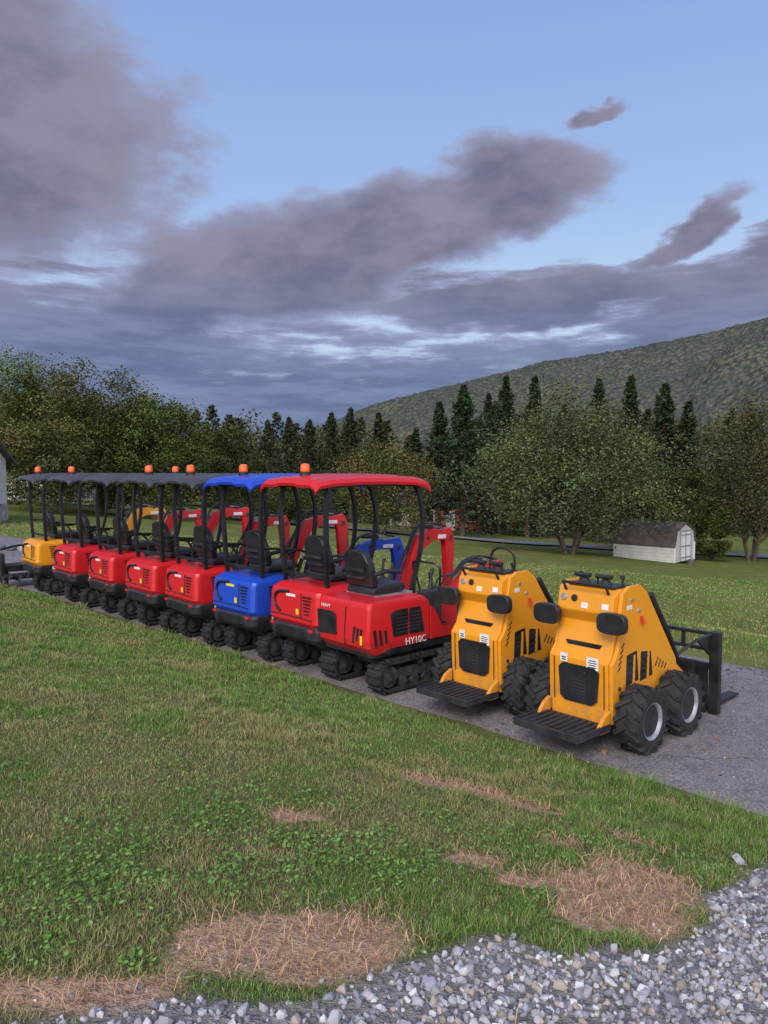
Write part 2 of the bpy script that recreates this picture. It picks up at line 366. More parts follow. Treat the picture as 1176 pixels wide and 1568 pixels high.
stones('driveway_grit',x,y,rng.uniform(.003,.008,len(x)),SG,.3,1,np.full(len(x),.012))
x=np.array([2.0,1.85,2.15,1.92,1.78,2.22]);y=np.array([3.72,3.6,3.82,3.88,3.42,3.6])
stones('rock_pile',x,y,rng.uniform(.04,.07,6),SG,.1,.9)
# ------------------------------------------------------------ trees
LM=attrmat('foliage')
BK=simple('bark',(.10,.075,.055),.9,0,.4,6)
def cards(C,size,colr,updir=.4,asp=.6):
    n=len(C); nr=rng.normal(size=(n,3)); nr[:,2]=np.abs(nr[:,2])+updir; nr/=np.linalg.norm(nr,axis=1)[:,None]
    a=np.cross(nr,rng.normal(size=(n,3))); a/=np.linalg.norm(a,axis=1)[:,None]; b_=np.cross(nr,a)
    s=size*.5
    V=np.stack([C-a*s[:,None],C-b_*(s*asp)[:,None],C+a*s[:,None],C+b_*(s*asp)[:,None]],1)
    return V,np.repeat(colr[:,None,:],4,1)
def decid(name,x,y,h,w,base=(.075,.105,.025),trunks=1,bot=.12,leaf=.18,nclump=70,per=210,droop=0,cl=.25,fill=.38,gap=0):
    z0=tz(x,y)-.1
    e=bpy.data.objects.new(name,None); link(e); e.location=(x,y,z0)
    cz=h*(bot+(1-bot)*.48); rz=h*(1-bot)*.5; rx=w*.5
    C=[]
    while len(C)<nclump:
        p=rng.normal(size=3); p/=np.linalg.norm(p); r=rng.random()**fill
        q=p*r*np.array([rx,rx,rz])*.93
        sh=.76+.42*vn(p[0]*2.2+x,p[1]*2.2+p[2]*2.7+y,9)
        q*=sh; zz=q[2]+cz
        if gap and zz<h*gap and abs(q[0])<w*.16: continue
        tp=1-.2*max(0,(zz-cz)/rz)
        C.append((q[0]*tp,q[1]*tp,zz))
    C=np.array(C)
    bm=bmesh.new()
    for t_ in range(trunks):
        a=2*math.pi*t_/max(trunks,1)+random.random(); sp=(.16*w if trunks>1 else 0)
        top=Vector((math.cos(a)*sp*1.6,math.sin(a)*sp*1.6,h*.75)); r0=(.02*h if trunks==1 else .009*h)
        st=Vector((math.cos(a)*sp*.12,math.sin(a)*sp*.12,0))
        pts=[st.lerp(top,s)+Vector((random.uniform(-1,1),random.uniform(-1,1),0))*.012*h*(s>0) for s in (0,.15,.35,.6,.85,1)]
        tubebm(bm,pts,0,7,rs=[r0*1.35,r0,r0*.82,r0*.55,r0*.3,r0*.12])
        sub=C[t_::trunks]
        for c in sub[:22]:
            s=min(.8,max(.12,(c[2]/h)*.75-.12)); st2=st.lerp(top,s); c=Vector(c)*.96; mid=st2.lerp(c,.5)+Vector((0,0,.04*h))
            r1=r0*(1-s)*.45+.01; tubebm(bm,[st2,mid,c],0,5,rs=[r1,r1*.6,.01])
    fin('trunk',bm,BK,e)
    cr=rx*cl
    LP=[];LC=[]
    for c in C:
        k_=int(per*rng.uniform(.6,1.3)); p=rng.normal(size=(k_,3)); p/=np.linalg.norm(p,axis=1)[:,None]; p*=(rng.random(k_)**.5)[:,None]*cr*rng.uniform(.7,1.35)*np.array([1,1,.78])
        if droop: p[:,2]-=rng.random(k_)**2*cr*droop
        LP.append(p+c); tint=rng.uniform(.65,1.25)
        hue=rng.uniform(-.15,.2)
        cc=np.array(base)*tint*np.array([1+hue,1,1-.3*hue])*.92
        LC.append(cc[None]*rng.uniform(.75,1.25,k_)[:,None])
    LP=np.concatenate(LP);LC=np.concatenate(LC)
    LP[:,2]=np.maximum(LP[:,2],.15+rng.random(len(LP))*.5)
    V,c=cards(LP,rng.uniform(.6,1.3,len(LP))*leaf,LC,.7); nq=len(LP)
    mk_np('crown',V.reshape(-1,3),[np.arange(nq*4).reshape(-1,4)],LM,c.reshape(-1,3),parent=e)
    return e
def spruce_geo(x0,y0,z0,h,w,base,nb=150,per=22,leaf=.36,top=.85,lo=.04):
    LP=[];LC=[];br=[]; ph=rng.random()*6
    for i in range(nb):
        s=(i/nb)**.85; a=i*2.399+rng.uniform(-.5,.5)
        zz=h*(lo+(.98-lo)*s); R=w*.5*(1-s)**top*rng.uniform(.5,1.2)*(1+.18*math.sin(a+ph)+.12*math.sin(zz*2.1+ph))+.12
        d=np.array([math.cos(a),math.sin(a)])
        tt=rng.random(per)**.7; tint=rng.uniform(.6,1.3)
        lat=rng.normal(0,.17,per)*R*(1.1-tt)+rng.normal(0,.07,per)
        px=d[0]*tt*R-d[1]*lat; py=d[1]*tt*R+d[0]*lat; pz=zz-.26*R*tt+.24*R*tt**3-rng.random(per)*.25*(.3+.05*h)
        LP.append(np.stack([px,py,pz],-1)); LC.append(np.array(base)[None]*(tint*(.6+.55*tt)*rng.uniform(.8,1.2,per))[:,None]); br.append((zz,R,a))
    LP=np.concatenate(LP);LC=np.concatenate(LC); LP[:,2]=np.maximum(LP[:,2],.15); LP+=np.array([x0,y0,z0])
    V,c=cards(LP,rng.uniform(.6,1.4,len(LP))*leaf,LC,.5,.38); return V,c,br
def spruce(x,y,h,w,base=(.040,.060,.031),name='spruce_tree',**kw):
    z0=tz(x,y)-.1; e=bpy.data.objects.new(name,None); link(e); e.location=(x,y,z0)
    V,c,br=spruce_geo(0,0,0,h,w,base,**kw); nq=len(V)
    bm=bmesh.new(); tubebm(bm,[(0,0,0),(0,0,h*.5),(0,0,h*.99)],0,7,rs=[.018*h,.012*h,.004*h])
    for zz,R,a in br[::2]: tubebm(bm,[(0,0,zz),(math.cos(a)*R*.8,math.sin(a)*R*.8,zz-.2*R)],0,4,rs=[.03,.01])
    fin('trunk',bm,BK,e)
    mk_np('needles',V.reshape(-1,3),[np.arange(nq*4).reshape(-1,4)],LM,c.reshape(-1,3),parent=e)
G1=(.095,.125,.036);G2=(.075,.10,.032);G3=(.112,.115,.042)
D=decid
D('deciduous_tree',-27.5,52,11.4,11.5,(.135,.185,.043),bot=.08,nclump=130,per=240)
D('deciduous_tree',-22.4,50,9.9,8.0,G1,bot=.08,nclump=100,per=220)
D('deciduous_tree',-18.6,48.5,10.0,9.8,G3,bot=.05,nclump=140,per=240)
D('deciduous_tree',-14.9,48,9.0,8.4,G1,bot=.05,nclump=120,per=220)
D('deciduous_tree',-20.6,43,6.4,7.5,G3,bot=.06,nclump=90,per=200)
D('deciduous_tree',-27,60,11,9,G1,bot=.08)
D('deciduous_tree',-12.6,60,8.6,6.4,G2,bot=.06)
D('crabapple_tree',-.1,57,7.4,9.0,(.15,.145,.055),bot=.08,nclump=120,trunks=2,per=190)
D('multi_stem_shrub_tree',11.6,46,11.0,13.8,(.115,.14,.06),trunks=9,bot=.03,nclump=340,per=160,leaf=.17,droop=.5,cl=.19,fill=.5,gap=.24)
D('deciduous_tree',26.0,52,12.8,9.8,(.10,.10,.043),bot=.08,nclump=140,per=150,droop=1.2,trunks=3,gap=.25)
D('deciduous_tree',21.4,52,7.4,5.2,G2,bot=.06,nclump=80,trunks=2)
D('deciduous_tree',28,44,10.5,8,(.11,.105,.048),bot=.2,nclump=80,per=110,droop=1.4,trunks=3)
D('deciduous_tree',18.4,56,7.6,5.6,G2,bot=.04,nclump=80)
D('shrub',22.3,50,2.2,2.6,G2,trunks=3,bot=.03,nclump=30,leaf=.15)
D('shrub',-8,60,4.2,7,G2,trunks=3,bot=.03,nclump=50)
S=spruce
S(6.6,62,13.1,7.2,nb=250,per=30,lo=.14); S(4.9,66,12.2,6.0,nb=200,per=28,lo=.2); S(12.3,75,16.5,8.2,nb=250,per=30); S(15.4,76,16.8,7.8,nb=250,per=30)
S(3.0,70,10.0,5.4); S(20.2,70,15.9,7.6,nb=220,per=28); S(22.9,69,16.2,7.6,nb=250,per=28); S(23.4,62,14.3,8.2,nb=250,per=30); S(25.0,61,12.8,7.2,nb=200,per=28)
S(10.4,74,14.4,7.0); S(18,74,13.8,7); S(13.6,70,13.2,6.8); S(9.0,70,11.5,6)
S(-5.8,82,12.4,8,(.052,.068,.035),nb=200); S(-3.6,80,12.8,7.4,(.046,.06,.032),nb=200); S(-.6,80,12.5,6.8,(.038,.052,.029),nb=200); S(-11.0,86,12.0,8,(.058,.07,.036),nb=190); S(-8.4,84,11.6,7.4,(.052,.066,.033),nb=190)
S(-13.8,88,11.6,8,(.058,.072,.036),nb=190); S(-17,88,11.4,8,(.058,.072,.036),nb=190)
VV=[];CC=[]
for i in range(150):
    xx=-75+i*1.25+random.uniform(-1,1); yy=random.uniform(90,112); z0=tz(xx,yy)
    zt=random.uniform(8.2,10.4)*(yy/100)+(1.5 if xx<-15 else 0)+(1.5 if xx>14 else 0)
    if 1<xx<11: zt-=2.6
    hh=zt-z0
    if i%2:
        v,c,_=spruce_geo(xx,yy,z0,hh,7.6,(.052+random.random()*.02,.067,.034),nb=90,per=18,leaf=.6,top=.6)
    else:
        k_=1500; p=rng.normal(size=(k_,3)); p/=np.linalg.norm(p,axis=1)[:,None]; p*=(rng.random(k_)**.4*(.75+.4*vn(p[:,0]*3+i,p[:,2]*3,3)))[:,None]*np.array([4.2,4.2,hh*.48])
        C_=p+np.array([xx,yy,z0+hh*.48]); cl=vn(p[:,0]*1.2+i,p[:,2]*1.2,8); v,c=cards(C_,rng.uniform(.4,.7,k_),np.array([.075+.03*random.random(),.09,.036])[None]*(.6+.8*cl)[:,None])
    VV.append(v);CC.append(c)
VV=np.concatenate(VV);CC=np.concatenate(CC); nq=len(VV)
mk_np('distant_treeline',VV.reshape(-1,3),[np.arange(nq*4).reshape(-1,4)],LM,CC.reshape(-1,3))
# ------------------------------------------------------------ mountain
cx_=[(-900,2600,20),(-260,2150,60),(-80,2060,150),(21,2000,191),(160,1900,212),(290,1800,237),(393,1700,253),(510,1620,262),(640,1520,275),(727,1400,289),(900,1250,320),(1300,1000,380),(1900,700,420)]
cx_=np.array(cx_,float); nS,nT=900,130
sI=np.linspace(0,len(cx_)-1,4000)
arc=np.stack([np.interp(sI,np.arange(len(cx_)),cx_[:,j]) for j in range(3)],-1)
ker=np.ones(161)/161; pad=np.pad(arc,((80,80),(0,0)),'edge'); arc=np.stack([np.convolve(pad[:,j],ker,'valid') for j in range(3)],-1)
arc=arc[np.linspace(0,3999,nS).astype(int)]
T=np.linspace(-.25,1,nT)[:,None]
MX=arc[None,:,0]-T*250; MY=arc[None,:,1]-T*780
prof=np.where(T<0,1-(T/.25)**2*.5,np.cos(np.clip(T,0,1)*np.pi)*.5+.5)
MZ=(arc[None,:,2]+10)*prof-12+(fbm(MX/140,MY/140,71,4)-.5)*70*ss(0.02,.4,T)
MZ=MZ+(fbm(MX/7,MY/12,73,2)-.5)*10+ (fbm(MX/60,MY/60,75,2)-.5)*6
V=np.stack([MX,MY,MZ],-1).reshape(-1,3); idx=np.arange(nS*nT).reshape(nT,nS)
F=np.stack([idx[:-1,:-1],idx[1:,:-1],idx[1:,1:],idx[:-1,1:]],-1).reshape(-1,4)
m,nt,b=newmat('forested_slope'); tc=N(nt,'ShaderNodeTexCoord').outputs['Object']
vo=N(nt,'ShaderNodeTexVoronoi'); vo.inputs['Scale'].default_value=.12; L(nt,tc,vo.inputs['Vector'])
sv=N(nt,'ShaderNodeSeparateColor'); L(nt,vo.outputs['Color'],sv.inputs[0])
c=mix(nt,sv.outputs[0],(.068,.08,.045),(.155,.15,.075)); c=mix(nt,rng_(nt,sv.outputs[1],.72,.92,0,.6),c,(.20,.145,.08))
c=mix(nt,rng_(nt,vo.outputs['Distance'],.3,.75,0,.85),c,(.028,.038,.03))
c=mix(nt,rng_(nt,noise(nt,tc,.010,4),.4,.65,0,.45),c,(.065,.078,.05))
L(nt,mix(nt,.25,c,(.09,.10,.125)),b.inputs['Base Color'])  # bluish distance haze blended into the slope's base colour
bump(nt,b,math_(nt,'MULTIPLY',vo.outputs['Distance'],-1),1,5); diffuse(m,nt,b)
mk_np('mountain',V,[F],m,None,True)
# ------------------------------------------------------------ buildings
def siding(name,col,per=.2,dark=.5):
    m,nt,b=newmat(name); tc=N(nt,'ShaderNodeTexCoord').outputs['Object']; s=N(nt,'ShaderNodeSeparateXYZ'); L(nt,tc,s.inputs[0])
    f=math_(nt,'FRACT',math_(nt,'DIVIDE',s.outputs[2],per)); ln=rng_(nt,f,.0,.16,1,0)
    c=mix(nt,rng_(nt,noise(nt,tc,2,4),.3,.7),tuple(x*.85 for x in col),col); c=mix(nt,math_(nt,'MULTIPLY',ln,dark),c,tuple(x*.35 for x in col))
    L(nt,c,b.inputs['Base Color']); b.inputs['Roughness'].default_value=.6; bump(nt,b,f,.6,.02); return m
SHG=simple('shingles',(.075,.068,.065),.9,0,.35,5,bs=.4); SHB=simple('shed_roof',(.085,.066,.058),.85,0,.4,3,bs=.3); SID=siding('white_siding',(.60,.59,.57)); GLS=simple('window_glass',(.03,.04,.05),.1,0,.2,2); TRM=simple('white_trim',(.72,.71,.69),.5,0,.06,3)
BRK=simple('brick',(.38,.15,.08),.85,0,.3,7); ORW=simple('cedar_wall',(.50,.22,.10),.8,0,.25,4); STN=simple('stone_base',(.30,.28,.25),.9,0,.4,4,bs=.5)
def house(name,x,y,w,d,h,rot,wall,roof,nwin=3):
    e=bpy.data.objects.new(name,None); link(e); e.location=(x,y,tz(x,y)-.2); e.rotation_euler=(0,0,rot)
    prism('walls',[(-d/2,0),(-d/2,h),(0,h+d*.32),(d/2,h),(d/2,0)],-w/2,w/2,wall,e,0,axis='x')
    for s in (-1,1):
        prism('roof',[(0,h+d*.32+.02),(s*(d/2+.4),h-.22),(s*(d/2+.4),h-.06),(0,h+d*.32+.2)],-w/2-.3,w/2+.3,roof,e,0,axis='x')
    for i in range(nwin):
        xx=-w/2+w*(i+.5)/nwin
        if i==nwin//2:
            box('door',(.95,.08,2.05),(xx,-d/2-.02,1.25),TRM,e,.01)
        else:
            box('window_frame',(1.2,.06,1.3),(xx,-d/2-.02,h*.58),TRM,e,.01); box('window',(1.0,.06,1.1),(xx,-d/2-.045,h*.58),GLS,e,.005)
    for s in (-1,1): box('gable_window',(.06,1,1.1),(s*(w/2+.02),0,h*.6),GLS,e,.005)
    box('chimney',(.6,.6,1.4),(-w*.3,0.3,h+d*.32+.2),BRK,e,.01)
    return e
h=house('house',-22.35,31,10,6,3.0,0,SID,SHG); box('stone_base',(10.06,6.06,1.0),(0,0,.5),STN,h,.01)
house('brick_house',6.6,80,7,5,3.0,.15,BRK,SHG,3); house('cedar_house',10.2,84,6,5,3.4,-.1,ORW,SHG,3); house('white_house',2.9,84,5,5,2.4,.1,SID,SHG); house('white_house',62,118,11,7,2.6,-.3,SID,SHG)
house('white_house',-35,72,9,7,3,.2,SID,SHG)
e=bpy.data.objects.new('garden_shed',None); link(e); e.location=(17.2,47,tz(17.2,47)-.02); e.rotation_euler=(0,0,math.radians(-45))
gp=[(-1.45,.1),(-1.45,1.2),(-1.18,1.96),(0,2.42),(1.18,1.96),(1.45,1.2),(1.45,.1)]
prism('walls',gp,-2,2,siding('shed_siding',(.62,.59,.56),.2,.8),e,0,axis='x')
for s in (-1,1):
    prism('roof_upper',[(0,2.44),(s*1.20,1.975),(s*1.22,2.04),(0,2.52)],-2.08,2.08,SHB,e,0,axis='x')
    prism('roof_lower',[(s*1.20,1.98),(s*1.53,1.04),(s*1.58,1.08),(s*1.225,2.05)],-2.08,2.08,SHB,e,0,axis='x')
for s in (-1,1):
    box('door',(.05,.72,1.75),(2.03,s*.38,1.03),TRM,e,.01)
    for z_ in (.35,1.05,1.75): box('door_brace',(.03,.7,.06),(2.07,s*.38,z_),GTR,e,.005)
    tube('door_frame',[(2.06,s*.76,.15),(2.06,s*.76,1.98),(2.06,0,2.02)],.03,GTR,e,4)
    box('corner_trim',(.06,.1,1.1),(2.01,s*1.42,.65),TRM,e,.005)
box('door_split',(.02,.03,1.75),(2.065,0,1.03),DGR,e,.002)
for sx_ in (-1.6,0,1.6): box('skid',(.3,2.7,.14),(sx_,0,.06),DGR,e,.005)
e=bpy.data.objects.new('white_fence',None); link(e); e.location=(-31,58,tz(-29,58)); bm=bmesh.new()
for i in range(60): addbox(bm,(.1,.03,1.1),(i*.17,0,.6))
for z_ in (.3,.95): addbox(bm,(10.2,.04,.09),(5,0.035,z_))
fin('pickets',bm,TRM,e,False)
xs=np.linspace(-13.6,-9.9,26); stones('stone_edging',xs+rng.normal(0,.05,26),21.0+rng.normal(0,.08,26)+(xs+10)*-.2,rng.uniform(.12,.22,26),SG,.4,.7)
lathe('tree_stump',[(.22,0),(.17,.12),(.16,.35),(.12,.36)],(18.3,43.9,tz(18.3,43.9)),'z',BK,None,12)
# ------------------------------------------------------------ machines
HEAD=math.radians(42)
CACHE={}
def inst(key,name,build,parent,loc=(0,0,0),rot=(0,0,0)):
    if key not in CACHE:
        o=build(); CACHE[key]=o.data; o.name=name; o.parent=parent
    else:
        o=bpy.data.objects.new(name,CACHE[key]); link(o,parent)
    o.location=loc; o.rotation_euler=rot; return o
def track_b():
    bm=bmesh.new(); r=.155; hl=.45; w=.10
    def loop(rr,n=12):
        p=[]
        for i in range(n+1): a=-math.pi/2+math.pi*i/n; p.append((hl+rr*math.cos(a),r+.02+rr*math.sin(a)))
        for i in range(n+1): a=math.pi/2+math.pi*i/n; p.append((-hl+rr*math.cos(a),r+.02+rr*math.sin(a)))
        return p
    o=loop(r);i_=loop(r-.028); n=len(o)
    A_=[bm.verts.new((p[0],-w,p[1])) for p in o];B_=[bm.verts.new((p[0],w,p[1])) for p in o];C_=[bm.verts.new((p[0],-w,p[1])) for p in i_];D_=[bm.verts.new((p[0],w,p[1])) for p in i_]
    for k in range(n):
        j=(k+1)%n
        for f in ((A_[k],A_[j],B_[j],B_[k]),(C_[k],D_[k],D_[j],C_[j]),(A_[k],C_[k],C_[j],A_[j]),(B_[k],B_[j],D_[j],D_[k])): bm.faces.new(f)
    per=4*hl+2*math.pi*r; m_=40
    for k in range(m_):
        s=per*k/m_
        if s<2*hl: c=(-hl+s,0.02); nrm=-math.pi/2
        elif s<2*hl+math.pi*r: a=-math.pi/2+(s-2*hl)/r; c=(hl+r*math.cos(a),r+.02+r*math.sin(a)); nrm=a
        elif s<4*hl+math.pi*r: c=(hl-(s-2*hl-math.pi*r),2*r+.02); nrm=math.pi/2
        else: a=math.pi/2+(s-4*hl-math.pi*r)/r; c=(-hl+r*math.cos(a),r+.02+r*math.sin(a)); nrm=a
        R=Matrix.Rotation(-nrm,3,'Y')
        for sy in (-1,1):
            addbox(bm,(.034,.085,.03),(c[0]+.008*math.cos(nrm),sy*.05+0,c[1]+.008*math.sin(nrm)),R)
    return fin('rubber_track',bm,RUB,None,False)
def rollers_b():
    bm=bmesh.new()
    for xx,rr in ((-.45,.118),(.45,.118)):
        lathebm(bm,[(rr*.3,-.085),(rr*.9,-.08),(rr,-.06),(rr,.06),(rr*.9,.08),(rr*.3,.085)],16,(xx,0,.175))
        lathebm(bm,[(.035,-.105),(.05,-.1),(.05,.1),(.035,.105)],12,(xx,0,.175))
    for xx in (-.25,-.08,.09,.26): lathebm(bm,[(.03,-.08),(.055,-.075),(.055,.075),(.03,.08)],12,(xx,0,.09))
    lathebm(bm,[(.03,-.07),(.04,-.07),(.04,.07),(.03,.07)],10,(0,0,.27))
    addbox(bm,(.66,.11,.10),(0,0,.18))
    return fin('track_rollers',bm,MUD,None)
def label(e,size,loc,mat=None,rot=None): return box('decal',size,loc,mat or WHT,e,0,rot)
def text(e,s,size,loc,rot,mat):
    cu=bpy.data.curves.new('lettering',type='FONT'); cu.body=s; cu.size=size; cu.extrude=.001; cu.materials.append(mat); cu.align_x='CENTER'
    o=bpy.data.objects.new('lettering',cu); link(o,e); o.location=loc; o.rotation_euler=rot; return o
def undercarriage(e):
    for s in (-1,1):
        inst('track','rubber_track',track_b,e,(0,s*.355,0)); inst('roll','track_rollers',rollers_b,e,(0,s*.355,0))
    box('chassis',(.55,.56,.12),(0,0,.25),MUD,e,.02)
    lathe('slew_ring',[(.2,.30),(.25,.31),(.25,.38),(.2,.40)],(0,0,0),'z',MUD,e,24)
    prism('dozer_blade',[(.80,.03),(.76,.12),(.78,.26),(.81,.26),(.80,.12),(.84,.03)],-.46,.46,BLK,e,.004)
    for s in (-1,1): tube('blade_arm',[(.35,s*.2,.2),(.77,s*.26,.14)],.03,BLK,e,4)
def seat(e,z=1.08,x=-.12,hb=.42):
    box('seat_mount',(.34,.36,.10),(x+.02,0,z-.02),DGR,e,.01)
    prism('seat_cushion',[(x-.2,z+.04),(x+.24,z+.05),(x+.27,z+.10),(x+.23,z+.15),(x-.18,z+.12)],-.22,.22,VIN,e,.03)
    k=hb/.5
    pts=[(-.20,0),(-.215,.12*k),(-.195,.34*k),(-.15,.46*k),(-.08,.50*k),(.08,.50*k),(.15,.46*k),(.195,.34*k),(.215,.12*k),(.20,0)]
    bm=bmesh.new()
    a=[bm.verts.new((x-.20-.22*p[1],p[0],z+.12+p[1])) for p in pts]; c=[bm.verts.new((x-.11-.20*p[1],p[0],z+.12+p[1])) for p in pts]
    bm.faces.new(a);bm.faces.new(c[::-1])
    for i in range(len(pts)): bm.faces.new((a[i],c[i],c[(i+1)%len(pts)],a[(i+1)%len(pts)]))
    bmesh.ops.recalc_face_normals(bm,faces=bm.faces); bev(bm,.025,3); fin('seat_back',bm,VIN,e)
    bm=bmesh.new(); addbox(bm,(.02,.28,.03),(x-.265,0,z+.30),Matrix.Rotation(-.2,3,'Y')); addbox(bm,(.02,.28,.02),(x-.25,0,z+.22),Matrix.Rotation(-.2,3,'Y')); fin('seat_back_ribs',bm,DGR,e)
    for s in (-1,1): tube('armrest',[(x-.22,s*.25,z+.26),(x-.05,s*.26,z+.29),(x+.14,s*.26,z+.27)],.024,VIN,e,8)
def levers(e,x=.28,z=1.0):
    for s in (-1,1):
        box('control_console',(.26,.14,.42),(x-.02,s*.33,z-.23),DGR,e,.03)
        tube('joystick',[(x,s*.33,z-.03),(x+.02,s*.32,z+.12),(x+.05,s*.31,z+.2)],.014,BLK,e,8,rs=[.03,.013,.022])
    for s in (-.08,.08): tube('travel_lever',[(x+.3,s,.5),(x+.28,s,.8),(x+.2,s*1.4,1.12)],.012,BLK,e,6); box('pedal',(.12,.07,.02),(x+.3,s*2.4,.56),BLK,e,.004)
def boom(e,paint_,pk=1.5,sw=0):
    dz=pk-1.5
    bo=bpy.data.objects.new('boom_assembly',None); link(bo,e); bo.location=(.7,0,0); bo.rotation_euler=(0,0,math.radians(sw)); e0=bpy.data.objects.new('boom_group',None); link(e0,bo); e0.location=(-.7,0,0); e=e0
    prism('swing_bracket',[(.62,.40),(.62,.78),(.78,.86),(.92,.80),(.92,.42),(.8,.36)],-.10,.10,paint_,e,.015)
    B=[(.80,.62),(.88,.60),(1.02,.95+dz*.5),(1.22,1.28+dz),(1.42,1.38+dz),(1.78,1.36+dz),(1.80,1.45+dz),(1.42,1.53+dz),(1.16,1.46+dz),(.98,1.15+dz*.6),(.78,.75)]
    prism('boom',B,-.06,.06,paint_,e,.012)
    Ax=1.76; az=1.40+dz
    prism('dipper_arm',[(Ax-.14,az+.10),(Ax+.02,az+.13),(Ax+.10,az-.02),(Ax+.07,az-.72),(Ax-.03,az-.72),(Ax-.08,az-.1)],-.045,.045,paint_,e,.01)
    bz=az-.78
    prof=[(Ax+.04,bz+.1),(Ax-.10,bz+.12),(Ax-.30,bz+.02),(Ax-.38,bz-.16),(Ax-.28,bz-.30),(Ax-.10,bz-.33)]
    prism('bucket',prof,-.15,.15,BLK,e,.01)
    for i in range(4): box('bucket_tooth',(.10,.025,.03),(Ax-.05,-.12+i*.08,bz-.33),BLK,e,.004)
    def cyl(name,a,b_,r):
        a=Vector(a);b_=Vector(b_); m_=a.lerp(b_,.58); tube(name,[a,m_],r,BLK,e,10); tube(name+'_rod',[m_,b_],r*.5,STL,e,8)
    cyl('boom_cylinder',(.92,0,.5),(1.24,0,1.24+dz),.03); cyl('arm_cylinder',(1.2,0,1.56+dz),(Ax-.12,0,az+.14),.026); cyl('bucket_cylinder',(Ax+.10,0,az-.05),(Ax+.1,0,az-.62),.022)
    for s in (-.03,.0,.03): tube('hydraulic_hose',[(.6,s*1.5,.6),(.78,s*3,.98),(.98,s,1.28+dz*.6),(1.16,s,1.56+dz),(1.42,s,1.60+dz),(1.7,s,1.54+dz)],.011,BLK,e,6,smooth_pts=5)
    box('boom_decal',(.16,.124,.05),(1.58,0,1.42+dz),WHT,e,.001)
    for px,pz in ((.84,.66),(1.30,1.42+dz),(Ax,az)): lathe('pivot_pin',[(.028,-.068),(.03,-.066),(.03,.066),(.028,.068)],(px,0,pz),'y',DGR,e,12)
